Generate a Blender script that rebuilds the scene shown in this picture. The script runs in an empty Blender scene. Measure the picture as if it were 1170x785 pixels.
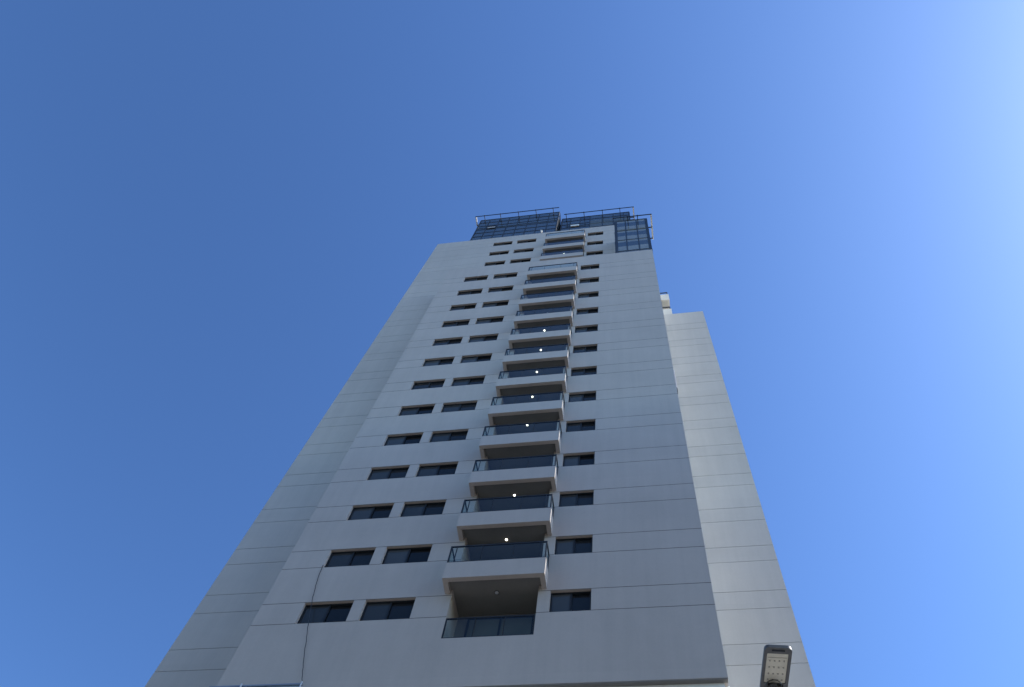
import bpy, math, random
from mathutils import Vector, Matrix

random.seed(4)
scene = bpy.context.scene
C = scene.collection
R = math.radians

# ------------------------------------------------------------------ camera
# world origin = eye of the photographer, ground 1.6 m below
cam_d = bpy.data.cameras.new('camera')
cam = bpy.data.objects.new('camera', cam_d)
C.objects.link(cam)
cam_d.sensor_fit = 'HORIZONTAL'
cam_d.sensor_width = 36.0
cam_d.lens = 36.0 * 1004.1705 / 1170.0
cam_d.clip_start = 0.05
cam_d.clip_end = 20000
ri = Vector((0.98592461, 0.13473513, 0.09899042))
up = Vector((0.08903129, -0.92425147, 0.37125821))
fw = Vector((-0.14151356, 0.35721936, 0.92323791))
m3 = Matrix((ri, up, -fw)).transposed()
cam.matrix_world = m3.to_4x4()
scene.camera = cam

# ------------------------------------------------------------------ sky and sun
SUN_AZ = 5.5      # degrees from +X towards +Y
SUN_EL = 42.5
sd = Vector((math.cos(R(SUN_EL)) * math.cos(R(SUN_AZ)), math.cos(R(SUN_EL)) * math.sin(R(SUN_AZ)), math.sin(R(SUN_EL))))
world = bpy.data.worlds.new("World")
scene.world = world
world.use_nodes = True
wn = world.node_tree.nodes
wl = world.node_tree.links
for n in list(wn):
    wn.remove(n)
sky = wn.new('ShaderNodeTexSky')
sky.sky_type = 'NISHITA'
sky.sun_disc = False
sky.sun_elevation = R(SUN_EL)
sky.sun_rotation = math.atan2(sd.x, sd.y)
sky.altitude = 20
sky.air_density = 1.0
sky.dust_density = 0.68
sky.ozone_density = 3.0
bg = wn.new('ShaderNodeBackground')
bg.inputs['Strength'].default_value = 0.10
wo = wn.new('ShaderNodeOutputWorld')
gm = wn.new('ShaderNodeGamma')
gm.inputs['Gamma'].default_value = 1.5
wl.new(sky.outputs['Color'], gm.inputs['Color'])
hue = wn.new('ShaderNodeVectorMath')      # clear-air balance, a touch less violet
hue.operation = 'MULTIPLY'
hue.inputs[1].default_value = (0.975, 1.05, 1.04)
wl.new(gm.outputs['Color'], hue.inputs[0])
wl.new(hue.outputs[0], bg.inputs['Color'])
wl.new(bg.outputs[0], wo.inputs[0])

sun_d = bpy.data.lights.new('sun', 'SUN')
sun_d.energy = 4.0
sun_d.angle = R(0.5)
sun_d.color = (1.0, 0.95, 0.87)
sun = bpy.data.objects.new('sun', sun_d)
C.objects.link(sun)
sun.rotation_euler = sd.to_track_quat('Z', 'Y').to_euler()
sun.location = (60, 5, 60)

scene.view_settings.view_transform = 'Standard'
scene.view_settings.look = 'None'
scene.view_settings.gamma = 1
scene.view_settings.use_curve_mapping = False
scene.view_settings.exposure = 0.5


# ------------------------------------------------------------------ materials
def newmat(name):
    m = bpy.data.materials.new(name)
    m.use_nodes = True
    nt = m.node_tree
    b = nt.nodes['Principled BSDF']
    return m, nt, b


def mat_plain(name, col, rough=0.6, metal=0.0, noise=0.0, scale=3.0, spec=0.5):
    m, nt, b = newmat(name)
    b.inputs['Roughness'].default_value = rough
    b.inputs['Metallic'].default_value = metal
    b.inputs['Specular IOR Level'].default_value = spec
    if noise:
        tc = nt.nodes.new('ShaderNodeTexCoord')
        nz = nt.nodes.new('ShaderNodeTexNoise')
        nz.inputs['Scale'].default_value = scale
        nz.inputs['Detail'].default_value = 6
        rp = nt.nodes.new('ShaderNodeValToRGB')
        rp.color_ramp.elements[0].position = 0.3
        rp.color_ramp.elements[1].position = 0.7
        rp.color_ramp.elements[0].color = [c * (1 - noise) for c in col] + [1]
        rp.color_ramp.elements[1].color = [min(1, c * (1 + noise)) for c in col] + [1]
        nt.links.new(tc.outputs['Object'], nz.inputs['Vector'])
        nt.links.new(nz.outputs['Fac'], rp.inputs['Fac'])
        nt.links.new(rp.outputs['Color'], b.inputs['Base Color'])
    else:
        b.inputs['Base Color'].default_value = (*col, 1)
    return m


def mat_wall(name, col, seed=0.0):
    """painted render: broad mottling, fine grain, faint vertical rain streaks"""
    m, nt, b = newmat(name)
    N, L = nt.nodes, nt.links
    tc = N.new('ShaderNodeTexCoord')
    mp = N.new('ShaderNodeMapping')
    mp.inputs['Location'].default_value = (seed, seed * 2, seed * 3)
    L.new(tc.outputs['Object'], mp.inputs['Vector'])

    def noise(scale, detail, vec=None, sc=(1, 1, 1), rough=0.55):
        mm = N.new('ShaderNodeMapping')
        mm.inputs['Scale'].default_value = sc
        L.new(mp.outputs['Vector'], mm.inputs['Vector'])
        n = N.new('ShaderNodeTexNoise')
        n.inputs['Scale'].default_value = scale
        n.inputs['Detail'].default_value = detail
        n.inputs['Roughness'].default_value = rough
        L.new(mm.outputs['Vector'], n.inputs['Vector'])
        return n.outputs['Fac']

    def mr(sock, a, bb, lo=0.3, hi=0.7):
        r = N.new('ShaderNodeMapRange')
        r.inputs['From Min'].default_value = lo
        r.inputs['From Max'].default_value = hi
        r.inputs['To Min'].default_value = a
        r.inputs['To Max'].default_value = bb
        L.new(sock, r.inputs['Value'])
        return r.outputs['Result']

    def mul(a, bb):
        x = N.new('ShaderNodeMath')
        x.operation = 'MULTIPLY'
        L.new(a, x.inputs[0])
        L.new(bb, x.inputs[1])
        return x.outputs[0]
    broad = mr(noise(0.35, 5), 0.955, 1.035)
    patch = mr(noise(1.6, 4, rough=0.65), 0.98, 1.015)
    streak = mr(noise(1.0, 5, sc=(3.2, 3.2, 0.16), rough=0.6), 0.95, 1.02)
    fine = mr(noise(14, 3), 0.985, 1.015)
    sep = N.new('ShaderNodeSeparateXYZ')
    L.new(tc.outputs['Object'], sep.inputs[0])
    fl = N.new('ShaderNodeMath')
    fl.operation = 'SNAP'
    fl.inputs[1].default_value = 1.45
    L.new(sep.outputs['Z'], fl.inputs[0])
    wnz = N.new('ShaderNodeTexWhiteNoise')
    wnz.noise_dimensions = '1D'
    L.new(fl.outputs[0], wnz.inputs['W'])
    band = mr(wnz.outputs['Value'], 0.985, 1.015, 0, 1)
    v = mul(mul(mul(broad, patch), mul(streak, fine)), band)
    cm = N.new('ShaderNodeVectorMath')
    cm.operation = 'SCALE'
    cm.inputs[0].default_value = col
    L.new(v, cm.inputs['Scale'])
    L.new(cm.outputs[0], b.inputs['Base Color'])
    b.inputs['Roughness'].default_value = 0.62
    b.inputs['Specular IOR Level'].default_value = 0.35
    bp = N.new('ShaderNodeBump')
    bp.inputs['Strength'].default_value = 0.25
    bp.inputs['Distance'].default_value = 0.02
    L.new(noise(0.9, 5), bp.inputs['Height'])
    L.new(bp.outputs[0], b.inputs['Normal'])
    return m


def mat_pane(name, col, rough=0.03, ior=1.5, vary=0.6, tint=(0.78, 0.74, 0.66)):
    """opaque glazing seen from outside: dark room behind a reflecting sheet"""
    m, nt, b = newmat(name)
    N, L = nt.nodes, nt.links
    oi = N.new('ShaderNodeObjectInfo')
    r = N.new('ShaderNodeMapRange')
    r.inputs['To Min'].default_value = 1 - vary
    r.inputs['To Max'].default_value = 1 + vary
    L.new(oi.outputs['Random'], r.inputs['Value'])
    tc = N.new('ShaderNodeTexCoord')
    nz = N.new('ShaderNodeTexNoise')
    nz.inputs['Scale'].default_value = 0.8
    nz.inputs['Detail'].default_value = 3
    L.new(tc.outputs['Object'], nz.inputs['Vector'])
    r2 = N.new('ShaderNodeMapRange')
    r2.inputs['To Min'].default_value = 0.6
    r2.inputs['To Max'].default_value = 1.4
    L.new(nz.outputs['Fac'], r2.inputs['Value'])
    mu = N.new('ShaderNodeMath')
    mu.operation = 'MULTIPLY'
    L.new(r.outputs[0], mu.inputs[0])
    L.new(r2.outputs[0], mu.inputs[1])
    s = N.new('ShaderNodeVectorMath')
    s.operation = 'SCALE'
    s.inputs[0].default_value = col
    L.new(mu.outputs[0], s.inputs['Scale'])
    N.remove(b)
    df = N.new('ShaderNodeBsdfDiffuse')
    L.new(s.outputs[0], df.inputs['Color'])
    gl = N.new('ShaderNodeBsdfGlossy')
    gl.inputs['Color'].default_value = (*tint, 1)
    gl.inputs['Roughness'].default_value = rough
    fr = N.new('ShaderNodeFresnel')
    fr.inputs['IOR'].default_value = ior
    mx = N.new('ShaderNodeMixShader')
    L.new(fr.outputs[0], mx.inputs[0])
    L.new(df.outputs[0], mx.inputs[1])
    L.new(gl.outputs[0], mx.inputs[2])
    L.new(mx.outputs[0], N['Material Output'].inputs[0])
    bp = N.new('ShaderNodeBump')
    bp.inputs['Strength'].default_value = 0.12
    bp.inputs['Distance'].default_value = 0.02
    n2 = N.new('ShaderNodeTexNoise')
    n2.inputs['Scale'].default_value = 0.9
    L.new(tc.outputs['Object'], n2.inputs['Vector'])
    L.new(n2.outputs['Fac'], bp.inputs['Height'])
    L.new(bp.outputs[0], gl.inputs['Normal'])
    L.new(bp.outputs[0], fr.inputs['Normal'])
    return m


def mat_clear(name, tint):
    m = bpy.data.materials.new(name)
    m.use_nodes = True
    nt = m.node_tree
    N, L = nt.nodes, nt.links
    for n in list(N):
        N.remove(n)
    out = N.new('ShaderNodeOutputMaterial')
    tr = N.new('ShaderNodeBsdfTransparent')
    tr.inputs['Color'].default_value = (*tint, 1)
    gl = N.new('ShaderNodeBsdfGlossy')
    gl.inputs['Color'].default_value = (0.8, 0.85, 0.85, 1)
    gl.inputs['Roughness'].default_value = 0.03
    fr = N.new('ShaderNodeFresnel')
    fr.inputs['IOR'].default_value = 1.47
    mx = N.new('ShaderNodeMixShader')
    geo = N.new('ShaderNodeNewGeometry')
    inv = N.new('ShaderNodeMath')
    inv.operation = 'SUBTRACT'
    inv.inputs[0].default_value = 1.0
    L.new(geo.outputs['Backfacing'], inv.inputs[1])
    fm = N.new('ShaderNodeMath')
    fm.operation = 'MULTIPLY'
    L.new(fr.outputs[0], fm.inputs[0])
    L.new(inv.outputs[0], fm.inputs[1])
    L.new(fm.outputs[0], mx.inputs[0])
    L.new(tr.outputs[0], mx.inputs[1])
    L.new(gl.outputs[0], mx.inputs[2])
    L.new(mx.outputs[0], out.inputs[0])
    return m


def mat_emit(name, col, strength):
    m, nt, b = newmat(name)
    b.inputs['Base Color'].default_value = (*col, 1)
    b.inputs['Emission Color'].default_value = (*col, 1)
    b.inputs['Emission Strength'].default_value = strength
    return m


M = {}
M['wall'] = mat_wall('wall_paint', (0.475, 0.412, 0.366))
M['wall_upper'] = mat_wall('wall_paint_upper', (0.485, 0.428, 0.380), 7)
M['wall_wing'] = mat_wall('wall_paint_wing', (0.475, 0.447, 0.405), 13)
M['seal'] = mat_plain('joint_sealant', (0.17, 0.17, 0.175), 0.8, 0, 0.2, 2)
M['seal_pale'] = mat_plain('joint_sealant_pale', (0.33, 0.32, 0.31), 0.8, 0, 0.2, 2)
M['ceiling'] = mat_wall('loggia_dark_grey', (0.21, 0.20, 0.185), 3)  # darker grey than the walls, for loggia insides and undersides
M['white'] = mat_wall('white_paint', (0.78, 0.77, 0.73), 21)
M['frame'] = mat_plain('dark_aluminium', (0.018, 0.021, 0.026), 0.5, 0.0, 0.1, 6, 0.2)
M['rail'] = mat_plain('graphite_metal', (0.026, 0.031, 0.040), 0.5, 0.0, 0.1, 6, 0.2)
M['pane'] = mat_pane('window_glass', (0.040, 0.043, 0.046))
M['pane2'] = mat_pane('window_glass_inner', (0.016, 0.018, 0.021), tint=(0.62, 0.6, 0.55))
M['curtain'] = mat_pane('curtain_wall_glass', (0.045, 0.052, 0.056), 0.04, 1.5, 0.25, (0.78, 0.84, 0.86))
M['curtain2'] = mat_pane('curtain_wall_spandrel', (0.022, 0.026, 0.032), 0.12, 1.5, 0.2, (0.66, 0.70, 0.74))
M['curtain3'] = mat_pane('curtain_wall_glass_pale', (0.22, 0.22, 0.20), 0.08, 1.5, 0.15, (0.76, 0.80, 0.80))
M['clear'] = mat_clear('railing_glass', (0.84, 0.90, 0.90))
M['lamp_on'] = mat_emit('ceiling_lamp_lit', (1.0, 0.93, 0.8), 3.5)
M['lamp_off'] = mat_plain('ceiling_lamp_unlit', (0.05, 0.05, 0.05), 0.3)
M['white_balcony'] = mat_wall('flank_balcony_paint', (0.58, 0.55, 0.49), 40)
M['steel'] = mat_plain('galvanised_steel', (0.55, 0.56, 0.57), 0.45, 0.3, 0.1, 5)
M['roof'] = mat_plain('roof_membrane', (0.3, 0.29, 0.28), 0.9, 0, 0.15, 1)
M['cable'] = mat_plain('black_cable', (0.018, 0.02, 0.024), 0.6)
M['door'] = mat_pane('door_glass', (0.11, 0.115, 0.11))
M['lamp_case'] = mat_plain('lamp_housing_grey', (0.13, 0.132, 0.135), 0.45, 0.2, 0.15, 12)
M['lamp_lens'] = mat_plain('lamp_lens_cream', (0.80, 0.75, 0.62), 0.3, 0, 0.06, 14)
M['lamp_dot'] = mat_plain('lamp_led_dot', (0.45, 0.42, 0.35), 0.35)
M['black'] = mat_plain('black_plastic', (0.012, 0.012, 0.013), 0.35)
M['asphalt'] = mat_plain('asphalt', (0.055, 0.054, 0.052), 0.9, 0, 0.3, 9)
M['paver'] = mat_plain('pavement_concrete', (0.22, 0.21, 0.195), 0.85, 0, 0.15, 4)
M['ground'] = mat_plain('dry_ground', (0.12, 0.108, 0.09), 0.95, 0, 0.25, 0.6)
M['kerb'] = mat_plain('kerb_concrete', (0.34, 0.33, 0.31), 0.8, 0, 0.12, 5)
M['line'] = mat_plain('road_paint', (0.75, 0.75, 0.72), 0.7, 0, 0.1, 20)


# ------------------------------------------------------------------ mesh helpers
class MB:
    def __init__(self):
        self.v, self.f, self.mi = [], [], []

    def quad(self, a, b, c, d, mi=0):
        n = len(self.v)
        self.v += [tuple(a), tuple(b), tuple(c), tuple(d)]
        self.f.append((n, n + 1, n + 2, n + 3))
        self.mi.append(mi)

    def box(self, x0, x1, y0, y1, z0, z1, mi=0, skip=''):
        n = len(self.v)
        self.v += [(x0, y0, z0), (x1, y0, z0), (x1, y1, z0), (x0, y1, z0), (x0, y0, z1), (x1, y0, z1), (x1, y1, z1), (x0, y1, z1)]
        fs = {'b': (3, 2, 1, 0), 't': (4, 5, 6, 7), 'f': (0, 1, 5, 4), 'r': (1, 2, 6, 5), 'k': (2, 3, 7, 6), 'l': (3, 0, 4, 7)}
        for k, f in fs.items():
            if k not in skip:
                self.f.append(tuple(n + i for i in f))
                self.mi.append(mi)

    def tube(self, pts, r, seg=8, mi=0):
        pts = [Vector(p) for p in pts]
        rings = []
        for i, p in enumerate(pts):
            t = (pts[min(i + 1, len(pts) - 1)] - pts[max(i - 1, 0)]).normalized()
            a = t.cross(Vector((0, 0, 1)))
            if a.length < 1e-3:
                a = t.cross(Vector((0, 1, 0)))
            a.normalize()
            b = t.cross(a)
            ring = []
            for k in range(seg):
                an = 2 * math.pi * k / seg
                rr = r[i] if isinstance(r, (list, tuple)) else r
                q = p + (a * math.cos(an) + b * math.sin(an)) * rr
                ring.append(len(self.v))
                self.v.append(tuple(q))
            rings.append(ring)
        for i in range(len(rings) - 1):
            for k in range(seg):
                k2 = (k + 1) % seg
                self.f.append((rings[i][k], rings[i][k2], rings[i + 1][k2], rings[i + 1][k]))
                self.mi.append(mi)
        self.f.append(tuple(reversed(rings[0])))
        self.mi.append(mi)
        self.f.append(tuple(rings[-1]))
        self.mi.append(mi)

    def prism(self, outline, z0, z1, mi=0, mi_bottom=None):
        """outline: list of (x, y), counter-clockwise"""
        n = len(self.v)
        k = len(outline)
        self.v += [(x, y, z0) for x, y in outline] + [(x, y, z1) for x, y in outline]
        self.f.append(tuple(n + i for i in reversed(range(k))))
        self.mi.append(mi if mi_bottom is None else mi_bottom)
        self.f.append(tuple(n + k + i for i in range(k)))
        self.mi.append(mi)
        for i in range(k):
            j = (i + 1) % k
            self.f.append((n + i, n + j, n + k + j, n + k + i))
            self.mi.append(mi)

    def build(self, name, mats, parent=None, loc=None, smooth=False):
        if not isinstance(mats, (list, tuple)):
            mats = [mats]
        me = bpy.data.meshes.new(name)
        v = self.v
        if loc is not None:
            v = [(a - loc[0], b - loc[1], c - loc[2]) for a, b, c in v]
        me.from_pydata(v, [], self.f)
        for m in mats:
            me.materials.append(m)
        me.polygons.foreach_set('material_index', self.mi)
        if smooth:
            me.polygons.foreach_set('use_smooth', [True] * len(self.f))
        me.update()
        o = bpy.data.objects.new(name, me)
        C.objects.link(o)
        if loc is not None:
            o.location = loc
        if parent:
            o.parent = parent
        return o


def empty(name, loc=(0, 0, 0), parent=None):
    o = bpy.data.objects.new(name, None)
    C.objects.link(o)
    o.location = loc
    o.empty_display_size = 0.3
    if parent:
        o.parent = parent
    return o


def tag(o, label=None, cat=None, group=None, kind=None):
    if label:
        o['label'] = label
    if cat:
        o['category'] = cat
    if group:
        o['group'] = group
    if kind:
        o['kind'] = kind
    return o


def field(mb, u0, u1, z0, z1, w0, wb, holes, P, flip=False):
    """a wall face with real openings. u runs along the wall, w is the depth axis going inwards,
    holes = (ua, ub, za, zb, depth[, material]). P maps (u, w, z) to a point. Openings deeper than the wall are left through."""
    us = sorted({u0, u1} | {min(max(h[i], u0), u1) for h in holes for i in (0, 1)})
    zs = sorted({z0, z1} | {min(max(h[i], z0), z1) for h in holes for i in (2, 3)})
    T = wb - w0
    nu, nz = len(us) - 1, len(zs) - 1
    D = [[0.0] * nz for _ in range(nu)]
    MI = [[0] * nz for _ in range(nu)]
    for h in holes:
        for i in range(nu):
            um = (us[i] + us[i + 1]) / 2
            if not h[0] < um < h[1]:
                continue
            for j in range(nz):
                zm = (zs[j] + zs[j + 1]) / 2
                if h[2] < zm < h[3]:
                    if min(h[4], T) > D[i][j]:
                        D[i][j] = min(h[4], T)
                        MI[i][j] = h[5] if len(h) > 5 else 0

    def q(a, b, c, d, mi=0):
        pts = [P(*a), P(*b), P(*c), P(*d)]
        if flip:
            pts.reverse()
        mb.quad(*pts, mi)
    # front faces, merged along u where the depth is the same
    for j in range(nz):
        i = 0
        while i < nu:
            k = i
            while k + 1 < nu and D[k + 1][j] == D[i][j] and MI[k + 1][j] == MI[i][j]:
                k += 1
            d = D[i][j]
            if d < T - 1e-6:
                w = w0 + d
                q((us[i], w, zs[j]), (us[k + 1], w, zs[j]), (us[k + 1], w, zs[j + 1]), (us[i], w, zs[j + 1]), MI[i][j])
            i = k + 1
    for i in range(-1, nu):
        for j in range(nz):
            a = D[i][j] if i >= 0 else T
            b = D[i + 1][j] if i + 1 < nu else T
            if abs(a - b) < 1e-9:
                continue
            u = us[i + 1]
            wa, wbb = w0 + a, w0 + b
            if b > a:      # right cell deeper: face looks to +u
                q((u, wa, zs[j]), (u, wbb, zs[j]), (u, wbb, zs[j + 1]), (u, wa, zs[j + 1]))
            else:
                q((u, wa, zs[j]), (u, wbb, zs[j]), (u, wbb, zs[j + 1]), (u, wa, zs[j + 1]))
    for j in range(-1, nz):
        for i in range(nu):
            a = D[i][j] if j >= 0 else T
            b = D[i][j + 1] if j + 1 < nz else T
            if abs(a - b) < 1e-9:
                continue
            z = zs[j + 1]
            wa, wbb = w0 + a, w0 + b
            m_ = 0
            if j >= 0 and a > b:
                m_ = MI[i][j]
            elif j + 1 < nz and b > a:
                m_ = MI[i][j + 1]
            q((us[i], wa, z), (us[i + 1], wa, z), (us[i + 1], wbb, z), (us[i], wbb, z), m_)


FRONT = lambda u, w, z: (u, w, z)

# ------------------------------------------------------------------ tower data (metres)
F = 16.982          # plane of the projecting front slab
U = 18.647          # plane of the main body
Wy = 21.86          # plane of the lower side wing
FLR = 2.9
H0 = 21.425         # sill of the lowest window row
HW = 1.026
XL, XR = -12.823, 1.533
UL = -16.577
WR = 4.70
TOP_S, TOP_U, TOP_W = 59.42, 73.93, 59.45
BOT = 18.47
G = -1.6
BACK = 34.0
COLS = [(-11.351, -9.698), (-9.308, -7.659), (-3.363, -2.094)]
UCOLS = [(-11.369, -9.725), (-9.335, -7.679), (-3.344, -2.043)]
JW, JD = 0.022, 0.013

tower = empty('apartment_tower', ((XL + XR) / 2, 22, G))
tower_o = Vector(tower.location)
tag(tower, 'tall pale grey apartment tower with stacked balconies and dark glass crown on top', 'building')


def part(mb, name, mats, parent=tower, smooth=False):
    """link a mesh given in world coordinates as a child"""
    o = mb.build(name, mats, None, smooth=smooth)
    base = Vector((0, 0, 0))
    p = parent
    while p is not None:
        base += Vector(p.location)
        p = p.parent
    o.parent = parent
    o.location = -base
    return o


def piece(mb, name, mats, parent, origin):
    """link a mesh given in world coordinates with its own origin at 'origin'"""
    o = mb.build(name, mats, None, loc=origin)
    base = Vector((0, 0, 0))
    p = parent
    while p is not None:
        base += Vector(p.location)
        p = p.parent
    o.parent = parent
    o.location = Vector(origin) - base
    return o


def joints(x0, x1, levels):
    return [(x0, x1, z - JW / 2, z + JW / 2, JD, 1) for z in levels]


# ---- front slab
holes = []
lev = []
for k in range(13):
    z = H0 + FLR * k
    lev += [z, z + HW]
    for a, b in COLS:
        holes.append((a, b, z, z + HW, 0.20))
holes += joints(XL, XR, lev)
RX0, RX1 = -6.50, -3.745
for k in range(13):
    zb = 20.45 + FLR * k
    zt = (22.72 if k < 12 else 22.45) + FLR * k
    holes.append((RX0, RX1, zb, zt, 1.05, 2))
mb = MB()
field(mb, XL, XR, BOT, TOP_S, F, U - 0.004, holes, FRONT)
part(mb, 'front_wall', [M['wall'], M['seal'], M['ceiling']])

mb = MB()
mb.box(XL + .01, XR - .01, F + .012, F + .148, BOT - .03, BOT - .002)
part(mb, 'soffit', M['ceiling'])

# ---- main body: front
holes = []
lev = []
for k in range(-8, 15):
    z = H0 + FLR * k
    if z < TOP_U:
        lev += [z, z + HW]
for k in range(0, 3):
    z = 65.397 + FLR * k
    lev += [z, z + HW]
    for a, b in UCOLS:
        holes.append((a, b, z, z + HW, 0.20))
lev = [z for z in lev if not (H0 + FLR * 14 + HW + 0.1 < z < 65.3)]
holes += joints(UL, XR, lev)
for zb in (64.45, 67.35, 70.25):
    holes.append((RX0, RX1, zb, zb + 2.15, 1.2, 2))
mb = MB()
field(mb, UL, XR, G, TOP_U, U, BACK, holes, FRONT)
# back wall, and a roof slab behind a parapet
mb.box(UL, XR, BACK - 0.05, BACK, G, TOP_U, skip='')
part(mb, 'main_wall', [M['wall_upper'], M['seal_pale'], M['ceiling']])

# right flank of the body with windows, panel joints
mb = MB()
holes = []
side_win = []
for k in range(-2, 17):
    z = H0 + FLR * k
    holes.append((U + 0.01, BACK, z - JW / 2, z + JW / 2, JD, 1))
    holes.append((U + 0.01, BACK, z + HW - JW / 2, z + HW + JW / 2, JD, 1))
    for a, b in ((19.6, 21.2),):
        holes.append((a, b, z, z + HW, 0.12))
        side_win.append((a, b, z))
field(mb, U + 0.01, BACK - 0.01, G, TOP_U - 0.01, -(XR + 0.12), -(XR + 0.002), holes, lambda u, w, z: (-w, u, z))
part(mb, 'flank_wall', [M['white'], M['seal']])

mb = MB()
mb.box(UL + 0.3, XR - 0.3, U + 0.3, BACK - 0.3, TOP_U - 0.9, TOP_U - 0.6)
part(mb, 'roof', M['roof'])

# ---- podium below the projecting slab
mb = MB()
holes = [(-11.5, -9.0, G + 3.9, G + 5.8, 0.2), (-7.9, -5.4, G + 3.9, G + 5.8, 0.2), (-4.2, -1.7, G + 3.9, G + 5.8, 0.2),
         (-11.5, -1.7, G + 0.3, G + 3.1, 0.3)]
for r in range(3):
    for a in (-11.5, -7.9, -4.2):
        holes.append((a, a + 2.5, G + 7.4 + 3.2 * r, G + 9.2 + 3.2 * r, 0.2))
field(mb, XL + 0.12, XR - 0.10, G, BOT - 0.003, F + 0.15, U - 0.006, holes, FRONT)
part(mb, 'podium_wall', M['white'])
for h in holes:
    mb = MB()
    n = max(2, round((h[1] - h[0]) / 1.25))
    y0 = F + 0.15 + 0.10
    mb.box(h[0] + .002, h[1] - .002, y0, y0 + 0.06, h[2] + .002, h[2] + 0.07)
    mb.box(h[0] + .002, h[1] - .002, y0, y0 + 0.06, h[3] - 0.07, h[3] - .002)
    for i in range(n + 1):
        x = h[0] + (h[1] - h[0]) * i / n
        x = min(max(x, h[0] + 0.032), h[1] - 0.032)
        mb.box(x - 0.03, x + 0.03, y0 - 0.003, y0 + 0.057, h[2] + 0.07, h[3] - 0.07)
    w = part(mb, 'podium_window', M['frame'])
    mb = MB()
    mb.quad((h[0], y0 + .03, h[2]), (h[1], y0 + .03, h[2]), (h[1], y0 + .03, h[3]), (h[0], y0 + .03, h[3]))
    part(mb, 'pane', M['pane'], w)

# ---- lower wing beside the tower
mb = MB()
lev = []
for k in range(-7, 13):
    z = H0 + FLR * k
    lev += [z, z + HW]
field(mb, XR + 0.122, WR, G, TOP_W, Wy, BACK - 2, joints(XR, WR + 1, lev), FRONT)
mb.box(XR + 0.122, WR - 0.02, BACK - 2.05, BACK - 2, G, TOP_W - 0.01)
wing = part(mb, 'side_wing', [M['wall_wing'], M['seal_pale']])
wing['label'] = 'lower pale grey windowless wing'
mb = MB()
mb.box(XR + 0.125, WR - 0.25, Wy + 0.25, BACK - 2.3, TOP_W - 0.6, TOP_W - 0.4)
part(mb, 'roof', M['roof'], wing)
for ca, cb_ in ((.9, 1.35), (1.9, 2.9)):
    mb = MB()
    mb.box(XR + ca, XR + cb_, Wy + 0.02, Wy + 0.2, TOP_W + 0.002, TOP_W + 0.06)
    part(mb, 'coping', M['rail'], wing)


# ------------------------------------------------------------------ windows
def window_at(x0, x1, z0, z1, y, P=FRONT):
    """sliding window: dark frame, left sash in the outer track, right sash behind it"""
    mb = MB()
    t = 0.055

    def bx(a, b, c, d, e, f):
        mb.box(a, b, c, d, e, f)
    bx(x0 + .002, x1 - .002, y, y + .085, z1 - t, z1 - .002)
    bx(x0 + .002, x1 - .002, y, y + .085, z0 + .002, z0 + t * .7)
    bx(x0 + .002, x0 + t, y, y + .085, z0 + t * .7, z1 - t)
    bx(x1 - t, x1 - .002, y, y + .085, z0 + t * .7, z1 - t)
    xm = (x0 + x1) / 2
    # sash stiles
    bx(xm - .03, xm + .035, y + .012, y + .038, z0 + t * .7, z1 - t)
    bx(xm - .035, xm + .03, y + .046, y + .075, z0 + t * .7, z1 - t)
    f = piece(mb, 'window', M['frame'], tower, ((x0 + x1) / 2, y, z0))
    for s in (0, 1):
        pm = MB()
        a, b = (x0 + t, xm - .03) if s == 0 else (xm + .035, x1 - t)
        yy = y + (.03 if s == 0 else .062)
        j = [random.uniform(-.0025, .0025) for _ in range(3)]
        pm.box(a, b, yy, yy + .006, z0 + t * .7, z1 - t)
        k = len(pm.v) - 8
        for i in range(8):
            vx, vy, vz = pm.v[k + i]
            pm.v[k + i] = (vx, vy + j[0] * (1 if vz > z0 + .5 else -1) + j[1] * (1 if vx > (a + b) / 2 else -1), vz)
        piece(pm, 'pane', M['pane'] if s == 0 else M['pane2'], f, ((a + b) / 2, yy, z0))
    return f


proto = {}


def copy_tree(o, parent, loc):
    c = o.copy()
    C.objects.link(c)
    c.parent = parent
    c.location = loc
    for ch in o.children:
        d = ch.copy()
        C.objects.link(d)
        d.parent = c
    return c


for ci, (a, b) in enumerate(COLS):
    first = window_at(a, b, H0, H0 + HW, F + 0.105)
    for k in range(1, 13):
        copy_tree(first, tower, Vector(first.location) + Vector((0, 0, FLR * k)))
for ci, (a, b) in enumerate(UCOLS):
    first = window_at(a, b, 65.397, 65.397 + HW, U + 0.105)
    for k in range(1, 3):
        copy_tree(first, tower, Vector(first.location) + Vector((0, 0, FLR * k)))

# flank windows (seen only from the right)
first = None
for a, b, z in side_win:
    if first is None:
        mb = MB()
        x = XR + 0.12
        mb.box(x - .09, x - .03, a + .002, b - .002, z + .002, z + .05)
        mb.box(x - .09, x - .03, a + .002, b - .002, z + HW - .05, z + HW - .002)
        for yy in (a + .002, (a + b) / 2 - .03, b - .062):
            mb.box(x - .087, x - .033, yy, yy + .06, z + .05, z + HW - .05)
        first = piece(mb, 'flank_window', M['frame'], tower, (x, a, z))
        pm = MB()
        pm.quad((x - .06, a, z), (x - .06, b, z), (x - .06, b, z + HW), (x - .06, a, z + HW))
        piece(pm, 'pane', M['pane'], first, (x, a, z))
        z_first = z
    else:
        copy_tree(first, tower, Vector(first.location) + Vector((0, 0, z - z_first)))


# ------------------------------------------------------------------ balconies
BX0, BX1 = -6.735, -3.485
BP = 0.60


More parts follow.
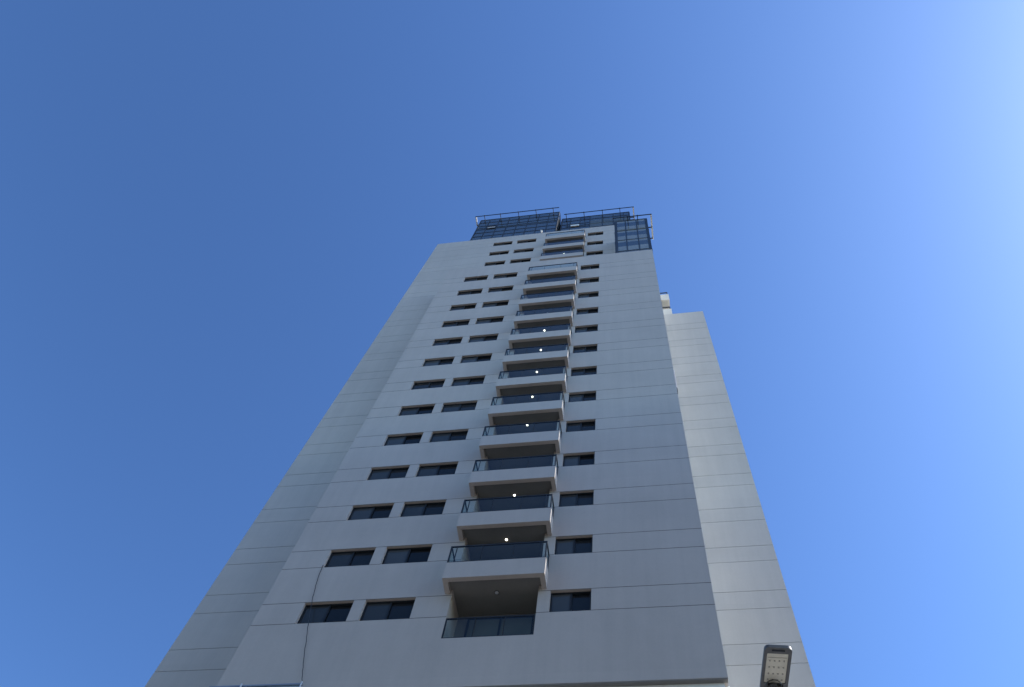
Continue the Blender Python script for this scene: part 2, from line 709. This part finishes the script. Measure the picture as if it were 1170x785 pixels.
def glass_run(mb, p0, p1, z0, z1, n, gap=0.02):
    """n glass sheets between two plan points"""
    p0, p1 = Vector((p0[0], p0[1])), Vector((p1[0], p1[1]))
    d = p1 - p0
    L_ = d.length
    t = d.normalized()
    nrm = Vector((t.y, -t.x)) * 0.005
    for i in range(n):
        a = p0 + t * (L_ * i / n + gap / 2)
        b = p0 + t * (L_ * (i + 1) / n - gap / 2)
        o = [a + nrm, b + nrm, b - nrm, a - nrm]
        k = len(mb.v)
        mb.v += [(q.x, q.y, z0) for q in o] + [(q.x, q.y, z1) for q in o]
        for f in ((3, 2, 1, 0), (4, 5, 6, 7), (0, 1, 5, 4), (1, 2, 6, 5), (2, 3, 7, 6), (3, 0, 4, 7)):
            mb.f.append(tuple(k + q for q in f))
            mb.mi.append(0)


def make_balcony(zb, face, has_glass=True, rail_h=0.92):
    """tray with a rim hanging below its floor; glass railing in a graphite frame"""
    yf = face - BP
    zt = zb + 0.81
    rim = 0.16
    zc = zb + 0.17          # underside of the floor inside the rim
    mb = MB()
    mb.box(BX0, BX1, yf, yf + rim, zb, zt)                                     # front beam
    mb.box(BX0, BX0 + rim, yf + rim, face - .003, zb, zt)                      # cheeks
    mb.box(BX1 - rim, BX1, yf + rim, face - .003, zb, zt)
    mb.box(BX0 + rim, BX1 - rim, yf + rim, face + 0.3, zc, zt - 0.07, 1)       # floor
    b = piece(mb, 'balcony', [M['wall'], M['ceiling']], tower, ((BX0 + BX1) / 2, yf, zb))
    # railing
    r = MB()
    z1 = zt + rail_h
    ins = 0.035
    xa, xb, ya = BX0 + ins, BX1 - ins, yf + ins
    t = 0.022
    r.box(xa - t, xb + t, ya - t, ya + t, z1 - .045, z1)
    r.box(xa - t, xb + t, ya - t, ya + t, zt + .02, zt + .055)
    for xx in (xa, xb):
        r.box(xx - t, xx + t, ya + t, face - .003, z1 - .045, z1)
        r.box(xx - t, xx + t, ya + t, face - .003, zt + .02, zt + .055)
        r.box(xx - t, xx + t, ya - t, ya + t, zt + .003, z1 - .045)
        r.box(xx - t * .7, xx + t * .7, face - .05, face - .01, zt + .003, z1 - .045)
        s = 1 if xx < -5 else -1
        r.box(xx + s * .19 - t * .6, xx + s * .19 + t * .6, ya - t * .6, ya + t * .6, zt + .055, z1 - .045)
    W_ = xb - xa
    for i in (1, 2):
        xx = xa + W_ * i / 3
        r.box(xx - .008, xx + .008, ya - .012, ya + .012, zt + .055, z1 - .045)
    part(r, 'railing_frame', M['rail'], b)
    g = MB()
    glass_run(g, (xa + t, ya), (xb - t, ya), zt + .055, z1 - .045, 3)
    part(g, 'railing_glass', M['clear'], b)
    for xx in (xa, xb):
        g = MB()
        glass_run(g, (xx, ya + t), (xx, face - .05), zt + .055, z1 - .045, 1)
        part(g, 'railing_glass', M['clear'], b)
    return b


def ceiling_lamp(z, y, lit, parent, big=1.0):
    x = -5.11
    mb = MB()
    mb.tube([(x, y, z + .03), (x, y, z - .035 * big)], [.10 * big, .085 * big], 14)
    lamp = piece(mb, 'ceiling_lamp', M['white'] if lit else M['lamp_off'], parent, (x, y, z))
    mb = MB()
    mb.tube([(x, y, z - .036 * big), (x, y, z - .06 * big), (x, y, z - .075 * big)], [.072 * big, .06 * big, .02], 14)
    piece(mb, 'ceiling_lamp_diffuser', M['lamp_on'] if lit else M['steel'], parent, (x, y, z))
    return lamp


def balcony_door(zf, y, parent):
    mb = MB()
    x0, x1, z1 = -6.15, -4.0, zf + 2.10
    t = .06
    mb.box(x0, x1, y - .06, y - .003, z1 - t, z1)
    mb.box(x0, x1, y - .06, y - .003, zf + .1, zf + .16)
    for xx in (x0, (x0 + x1) / 2 - t / 2, x1 - t):
        mb.box(xx, xx + t, y - .063, y - .005, zf + .16, z1 - t)
    d = piece(mb, 'balcony_door', M['frame'], parent, (x0, y, zf))
    g = MB()
    g.quad((x0 + t, y - .03, zf + .16), (x1 - t, y - .03, zf + .16), (x1 - t, y - .03, z1 - t), (x0 + t, y - .03, z1 - t))
    piece(g, 'balcony_door_glass', M['door'], parent, (x0, y, zf))
    return d


bal = make_balcony(22.54, F)
bals = [bal]
for k in range(1, 12):
    bals.append(copy_tree(bal, tower, Vector(bal.location) + Vector((0, 0, FLR * k))))
LIT = {1: .62, 2: .60, 3: .26, 4: .62, 5: .62, 6: .66, 7: .66, 8: .72}
for k in range(12):
    b = bals[k]
    zc = 22.72 + FLR * k
    ceiling_lamp(zc, F + 0.17, k in LIT, b, LIT.get(k, 0.9))
    balcony_door(20.45 + FLR * k, F + 1.05, b)
balcony_door(20.45 + FLR * 12, F + 1.05, tower)
# first loggia has no tray below it: its railing stands in the wall opening
r = MB()
za, zb_ = 20.452, 21.36
y = F + 0.03
t = .02
r.box(RX0 + .002, RX1 - .002, y - t, y + t, zb_ - .045, zb_)
r.box(RX0 + .002, RX1 - .002, y - t, y + t, za, za + .045)
for xx in (RX0 + .024, RX1 - .024):
    r.box(xx - t, xx + t, y - t - .002, y + t - .002, za + .045, zb_ - .045)
for i in (1, 2):
    xx = RX0 + (RX1 - RX0) * i / 3
    r.box(xx - .014, xx + .014, y - .014, y + .014, za + .045, zb_ - .045)
lr = part(r, 'loggia_railing', M['rail'])
g = MB()
glass_run(g, (RX0 + .05, y), (RX1 - .05, y), za + .045, zb_ - .045, 3, .03)
part(g, 'railing_glass', M['clear'], lr)

ub = make_balcony(63.62, U)
ubs = [ub] + [copy_tree(ub, tower, Vector(ub.location) + Vector((0, 0, FLR * k))) for k in (1, 2)]
for k, b in enumerate(ubs):
    if k < 2:
        ceiling_lamp(63.62 + .17 + FLR * (k + 1), U + .05, k == 0, b, 1.0 if k == 0 else .8)
    balcony_door(64.45 + FLR * k, U + 1.2, b)

# ------------------------------------------------------------------ glass box on the top right of the slab
def curtain(name, xs, zs, y, mats, depth, dark_cells=(), bands=None, label=None, edge=.06):
    """curtain wall: jittered panes, a grid of mullions; solid box behind"""
    core = MB()
    core.box(xs[0] + .02, xs[-1] - .02, y + .09, y + depth, zs[0], zs[-1] - .02)
    root = part(core, name, M['frame'])
    if label:
        root['label'] = label
    g = MB()
    for i in range(len(xs) - 1):
        for j in range(len(zs) - 1):
            j1, j2 = random.uniform(-.003, .003), random.uniform(-.003, .003)
            mi = 1 if (i, j) in dark_cells else 0
            z0, z1 = zs[j], zs[j + 1]
            parts = [(z0, z1, mi)]
            if bands and mi == 0:
                zm = z0 + (z1 - z0) * bands[1]
                zn = z0 + (z1 - z0) * bands[0]
                parts = [(z0, zn, 0), (zn, zm, 1), (zm, z1, 0)]
            for a, b, m_ in parts:
                if b - a < 1e-3:
                    continue
                g.quad((xs[i], y + .03 + j1, a), (xs[i + 1], y + .03 - j1, a), (xs[i + 1], y + .03 - j1 + j2, b), (xs[i], y + .03 + j1 + j2, b), m_)
    part(g, 'glazing', mats, root)
    f = MB()
    for i, x in enumerate(xs):
        wdt = .04 if 0 < i < len(xs) - 1 else edge
        a, b = x - wdt, x + wdt
        if i == 0:
            a, b = x, x + 2 * wdt
        if i == len(xs) - 1:
            a, b = x - 2 * wdt, x
        f.box(a, b, y, y + .088, zs[0], zs[-1])
    part(f, 'mullion', M['rail'], root)
    f = MB()
    for j, z in enumerate(zs):
        wdt = .025 if j < len(zs) - 1 else .06
        f.box(xs[0] + .01, xs[-1] - .01, y + .004, y + .084, z - wdt, z + wdt)
    part(f, 'transom', M['rail'], root)
    # flanks
    for sx, xx in (('l', xs[0]), ('r', xs[-1])):
        s = MB()
        n = max(2, int(depth / 1.2))
        for i in range(n):
            for j in range(len(zs) - 1):
                ya, yb = y + .1 + (depth - .1) * i / n, y + .1 + (depth - .1) * (i + 1) / n
                jj = random.uniform(-.005, .005)
                s.quad((xx + jj, ya, zs[j]), (xx - jj, yb, zs[j]), (xx - jj, yb, zs[j + 1]), (xx + jj, ya, zs[j + 1]), 0)
        part(s, 'glazing', mats, root)
        s = MB()
        for i in range(1, n + 1):
            yy = y + (depth) * i / n
            s.box(xx - .03, xx + .03, yy - .03, yy + .03, zs[0], zs[-1])
        for z in zs[1:]:
            s.box(xx - .027, xx + .027, y + .09, y + depth, z - .03, z + .03)
        part(s, 'transom', M['rail'], root)
    return root


def monorail(parent, x0, x1, y, z, yb, out, arms, side='lr', xo=0.3):
    """cleaning-cradle rail carried on arms in front of the glass top"""
    a = MB()
    yr = y - out
    xa = x0 - (xo if 'l' in side else 0)
    xb = x1 + (xo if 'r' in side else 0)
    a.box(xa - .05, xb + .05, yr - .03, yr + .03, z - .045, z + .045)
    part(a, 'cradle_rail', M['rail'], parent)
    for s, xx in (('l', xa), ('r', xb)):
        if s in side:
            b = MB()
            b.box(xx - .06, xx + .06, yr + .035, yb, z - .07, z + .07)
            part(b, 'cradle_rail', M['white'], parent)  # sunlight on the side runs is put into this white colour
            c = MB()
            for yy in (yr + 1.0, yb - .12):
                x_in = x0 if s == 'l' else x1
                c.box(min(xx, x_in), max(xx, x_in), yy - .04, yy + .04, z - .15, z - .092)
            part(c, 'rail_bracket', M['rail'], parent)
    for x in arms:
        b = MB()
        b.box(x - .028, x + .028, yr - .05, y + .02, z + .047, z + .10)
        b.box(x - .028, x + .028, y - .06, y - .002, z - .4, z + .046)
        b.box(x - .04, x + .04, yr - .05, yr + .05, z - .085, z - .048)
        part(b, 'rail_bracket', M['rail'], parent)


def lin(a, b, n):
    return [a + (b - a) * i / n for i in range(n + 1)]


xs = lin(-1.0, 1.545, 3)
zs = [TOP_S + .03, 59.86, 62.72, 65.40, 68.40]
box = curtain('corner_glass_box', xs, zs, F, [M['curtain3'], M['curtain']], U - F - .01, bands=(.42, .80), edge=.10, label='blue glazed corner bay beside the top windows')
monorail(box, -1.05, 1.545, F, 67.6, 18.5, .48, [.06, .82], 'r', .32)

CZ = [TOP_U - .5] + [85.62 - 1.3 * i for i in range(8, -1, -1)]
CZ = sorted(CZ)
LX0, LX1, LY = -14.45, -6.48, 19.65
crown_l = curtain('glass_crown', lin(LX0, LX1, 8), CZ, LY, [M['curtain'], M['curtain2']], 9.0, bands=(.0, .15), label='left block of the dark glass crown')
monorail(crown_l, LX0, LX1, LY, 84.85, LY + .35, .6, [-13.9, -12.3, -10.5, -8.75, -7.05], 'l', .3)
RX_0, RX_1, RY = -6.35, .30, 20.4
xs = [-6.35, -5.45, -4.5, -3.55, -2.35, -1.3, -.3, .3]
crown_r = curtain('glass_crown', xs, CZ, RY, [M['curtain'], M['curtain2']], 8.0, dark_cells=((2, 8),), bands=(.0, .15), label='right block of the dark glass crown')
monorail(crown_r, -6.0, RX_1, RY, 84.85, RY + .75, .6, [-5.85, -4.1, -2.3, -.6], 'r', .4)
# paler panes laid over the glazing on the right of the right block
g = MB()
for i in range(3, 7):
    g.box(xs[i] + .05, xs[i + 1] - .05, RY + .005, RY + .02, 81.2, 83.6)
o = part(g, 'pale_glazing', mat_pane('pale_pane_glass', (.10, .11, .11), .06, 1.5, .2, (.6, .6, .56)), crown_r)
# small white awning window and the tilted-open dark one
g = MB()
g.box(-5.35, -4.55, RY - .08, RY - .001, 82.0, 82.42)
part(g, 'awning_window', M['white'], crown_r)
g = MB()
x0, x1, z0, z1 = -13.40, -12.48, 81.75, 82.55
g.box(x0, x1, LY - .06, LY - .003, z0, z0 + .07)
g.box(x0, x1, LY - .06, LY - .003, z1 - .1, z1)
g.box(x0, x0 + .07, LY - .06, LY - .003, z0 + .07, z1 - .1)
g.box(x1 - .07, x1, LY - .06, LY - .003, z0 + .07, z1 - .1)
ow = part(g, 'awning_window', M['black'], crown_l)
g = MB()
g.box(x0 + .08, x1 - .08, LY - .04, LY - .005, z0 + .08, z0 + .5)
o = part(g, 'blind', M['wall'], crown_l)
# parapet lamp
g = MB()
g.tube([(-7.39, U - .02, 74.02), (-7.39, U - .10, 74.2)], [.05, .05], 8)
g.tube([(-7.39, U - .16, 74.14), (-7.39, U - .02, 74.22)], [.09, .08], 12)
part(g, 'parapet_lamp', M['white'])

# ------------------------------------------------------------------ small balconies high on the right flank
b = MB()
b.box(XR + .123, 2.30, 24.3, 26.0, 50.0, 69.5)
part(b, 'flank_stair_wall', M['white_balcony'])
for k in range(-3, 1):
    zt = 66.45 + 3.45 * k
    b = MB()
    x0, x1, y0, y1 = XR + .123, 2.72, 23.0, 24.15
    b.box(x0, x1, y0, y0 + .14, zt - .55, zt + .75)
    b.box(x1 - .14, x1, y0 + .14, y1, zt - .55, zt + .75)
    b.box(x0, x1 - .14, y0 + .14, y1, zt - .35, zt - .15)
    b.box(x0, x1, y1, y1 + .14, zt - .55, zt + .75)
    fb = part(b, 'flank_balcony', M['white_balcony'])
    r = MB()
    for yy in (y0 + .05, y1 + .05):
        r.box(x0, x1 - .08, yy - .03, yy + .03, zt + 1.22, zt + 1.32)
        r.box(x1 - .14, x1 - .06, yy - .03, yy + .03, zt + .752, zt + 1.32)
    r.box(x1 - .12, x1 - .06, y0 + .08, y1 + .02, zt + 1.22, zt + 1.32)
    part(r, 'railing_frame', M['rail'], fb)

# dark grille and a white downpipe at the slab's right edge
g = MB()
pts = [(XR + .002, F + .05), (XR + .002, F + .6), (XR + .07, F + .6), (XR + .07, F + .05)]
pts = [(XR + .002, F + .10), (XR + .045, F + .16), (XR + .06, F + .35), (XR + .045, F + .58), (XR + .002, F + .62)]
g.prism(pts, 36.85, 38.9)
part(g, 'vent_grille', M['black'])
g = MB()
g.tube([(XR - .03, F + .08, G + .05), (XR - .03, F + .08, 18.2)], .045, 10)
part(g, 'downpipe', M['white'])

# terrace railing at the foot of the slab on the left
r = MB()
y = 16.63
r.box(-12.75, -9.99, y - .03, y + .03, 18.36, 18.41)
r.box(-12.75, -9.99, y - .025, y + .025, 17.32, 17.37)
r.box(-12.80, -9.93, y - .1, F + .149, 17.1, 17.3)
tr = part(r, 'terrace_railing', mat_plain('blue_grey_metal', (.22, .25, .32), .4, .1))
r = MB()
for x in (-11.79, -10.02):
    r.tube([(x, y - .045, 17.3), (x, y - .045, 18.44)], .022, 8)
part(r, 'post', M['steel'], tr)
g = MB()
glass_run(g, (-12.72, y), (-10.04, y), 17.37, 18.36, 3)
part(g, 'railing_glass', M['clear'], tr)

# ------------------------------------------------------------------ cable hanging from the second-row window
pts = [(-11.345, F + .08, 24.47), (-11.36, F - .03, 24.40), (-11.30, F - .035, 23.7), (-11.27, F - .04, 23.37), (-11.22, F - .045, 23.1),
       (-11.12, F - .05, 22.5), (-10.97, F - .05, 21.85), (-10.86, F - .05, 21.3), (-10.72, F - .05, 20.7), (-10.57, F - .045, 20.06),
       (-10.40, F - .05, 19.4), (-10.2, F - .08, 18.75), (-10.05, F - .3, 18.46)]
fine = []
for i in range(len(pts) - 1):
    a, b = Vector(pts[i]), Vector(pts[i + 1])
    for k in range(4):
        q = a.lerp(b, k / 4)
        fine.append((q.x + random.uniform(-.012, .012), q.y, q.z))
fine.append(pts[-1])
mb = MB()
mb.tube(fine, .011, 6)
cb = mb.build('cable', M['cable'], None, loc=pts[0])
tag(cb, 'thin dark cable dangling down the tower wall from a second-row window', 'cable')

# ------------------------------------------------------------------ street lamp
LP = Vector((1.09, 9.6, G))
lamp = empty('street_lamp', LP)
tag(lamp, 'street lamp seen from below with dark housing and cream lens', 'street lamp')
mb = MB()
mb.tube([(1.0, 9.6, G + .02), (1.0, 9.6, G + 4), (1.0, 9.6, 7.6), (1.0, 9.52, 7.85), (1.01, 9.3, 8.0), (1.06, 8.6, 8.05), (1.15, 7.66, 8.06)],
        [.09, .075, .055, .045, .04, .035, .033], 14)
part(mb, 'pole', M['steel'], lamp, True)
mb = MB()
mb.tube([(1.0, 9.6, G + .0), (1.0, 9.6, G + .04), (1.0, 9.6, G + .25)], [.18, .18, .11], 14)
part(mb, 'base_plate', M['steel'], lamp)
# head: frame directions
ax = Vector((-.12, .993, 0)).normalized()     # towards the pole
sx = Vector((ax.y, -ax.x, 0))
tip = Vector((1.232, 6.965, 8.0))


def hp(u, w, z):
    """u along head from the tip, w sideways, z up"""
    q = tip + ax * u + sx * w
    return (q.x, q.y, q.z + z)


def round_rect(u0, u1, hw, r, seg=6, flat=False):
    pts = []
    for cu, cw, a0 in ((u0 + r, hw - r, 90), (u1 - r, hw - r, 0), (u1 - r, -hw + r, -90), (u0 + r, -hw + r, -180)):
        for i in range(seg + 1):
            a = R(a0 + 90 - 90 * i / seg)
            pts.append((cu + r * math.cos(a), cw + r * math.sin(a)))
    return pts


def slab(outline, z0, z1, mb, scale1=1.0, mi=0):
    n = len(mb.v)
    k = len(outline)
    cu = sum(p[0] for p in outline) / k
    mb.v += [hp(u, w, z0) for u, w in outline]
    mb.v += [hp(cu + (u - cu) * scale1, w * scale1, z1) for u, w in outline]
    mb.f.append(tuple(n + i for i in range(k)))
    mb.f.append(tuple(n + k + i for i in reversed(range(k))))
    mb.mi += [mi, mi]
    for i in range(k):
        j = (i + 1) % k
        mb.f.append((n + i, n + k + i, n + k + j, n + j))
        mb.mi.append(mi)


# housing as a ring around the recessed lens
mb = MB()
out = round_rect(0, .64, .15, .05)
inn = round_rect(.085, .50, .118, .012)
n = len(mb.v)
k = len(out)
mb.v += [hp(u, w, 0) for u, w in out] + [hp(u, w, 0) for u, w in inn] + [hp(u, w, .022) for u, w in inn]
mb.v += [hp(u, w, .045) for u, w in out] + [hp(.32 + (u - .32) * .9, w * .86, .085) for u, w in out]
for i in range(k):
    j = (i + 1) % k
    for a, b in ((0, 1), (1, 2), (0, 3), (3, 4)):
        mb.f.append((n + a * k + i, n + a * k + j, n + b * k + j, n + b * k + i))
        mb.mi.append(0)
mb.f.append(tuple(n + 4 * k + i for i in range(k)))
mb.mi.append(0)
mb.f.append(tuple(n + 2 * k + i for i in range(k)))
mb.mi.append(0)
hd = part(mb, 'lamp_head', M['lamp_case'], lamp)
mb = MB()
slab(round_rect(.087, .498, .116, .012), .008, .020, mb)
part(mb, 'lens', M['lamp_lens'], hd)
mb = MB()
slab([(.143, -.105), (.143, .105), (.147, .105), (.147, -.105)], .004, .0075, mb)
for row in (.19, .28, .37, .455):
    for c_ in (-.078, -.026, .026, .078):
        pts = [(row + .010 * math.cos(R(a)), c_ + .010 * math.sin(R(a))) for a in range(0, 360, 45)]
        slab(pts, .002, .0078, mb)
part(mb, 'led', M['lamp_dot'], hd)
mb = MB()
slab([(.50 + .012, -.075), (.50 + .012, .09), (.60, .09), (.60, -.075)], -.03, -.001, mb)
pts = [(.505 + .045 * math.cos(R(a)), -.02 + .045 * math.sin(R(a))) for a in range(0, 360, 20)]
slab(pts, -.05, -.0305, mb)
part(mb, 'photocell', M['black'], hd)
mb = MB()
arc = [hp(.50 - .075 * math.sin(R(a)), -.015 - .085 * math.cos(R(a)), -.03) for a in range(0, 181, 20)]
mb.tube(arc, .006, 6)
part(mb, 'wire', M['black'], hd)
mb = MB()
slab([(.03, -.07), (.03, .07), (.05, .07), (.05, -.07)], -.004, -.0008, mb)
part(mb, 'latch', M['rail'], hd)

# ------------------------------------------------------------------ ground, road, pavements
def sheet(name, x0, x1, y0, y1, z, m):
    mb = MB()
    mb.quad((x0, y0, z), (x1, y0, z), (x1, y1, z), (x0, y1, z))
    return tag(mb.build(name, m), kind='structure')


def slab_box(name, x0, x1, y0, y1, z0, z1, m):
    mb = MB()
    mb.box(x0, x1, y0, y1, z0, z1)
    return tag(mb.build(name, m), kind='structure')


sheet('ground', -4000, 4000, -4000, 4000, G - .15, M['ground'])
sheet('road', -400, 400, 0.8, 8.8, G - .135, M['asphalt'])
slab_box('pavement', -400, 400, 9.0, 60, G - .148, G, M['paver'])
slab_box('pavement', -400, 400, -6, .6, G - .148, G, M['paver'])
slab_box('kerb', -400, 400, 8.8, 9.0, G - .148, G + .004, M['kerb'])
slab_box('kerb', -400, 400, .6, .8, G - .148, G + .004, M['kerb'])
mb = MB()
for i in range(-30, 30):
    mb.quad((i * 6, 4.75, G - .131), (i * 6 + 3, 4.75, G - .131), (i * 6 + 3, 4.87, G - .131), (i * 6, 4.87, G - .131))
tag(mb.build('road_marking', M['line']), kind='structure')

# ------------------------------------------------------------------ unseen block of flats added behind the photographer, to shade the lower facade
ob = empty('shading_block', (-8, -13, G))
tag(ob, 'unseen beige block added behind the photographer to shade the lower tower wall', 'building')
mb = MB()
holes = []
for r_ in range(12):
    for c_ in range(8):
        xa = -17 + c_ * 5
        holes.append((xa, xa + 2.2, G + 1.2 + 3.1 * r_, G + 2.7 + 3.1 * r_, .25))
field(mb, -20, 24, G, G + 38, 11.0, 25.0, holes, lambda u, w, z: (u, -w, z))
part(mb, 'wall', mat_wall('beige_render', (0.36, 0.32, 0.26), 31), ob)
mb = MB()
for h in holes:
    mb.quad((h[1], -11.2, h[2]), (h[0], -11.2, h[2]), (h[0], -11.2, h[3]), (h[1], -11.2, h[3]))
w_ = part(mb, 'window', M['pane'], ob)
w_['kind'] = 'stuff'
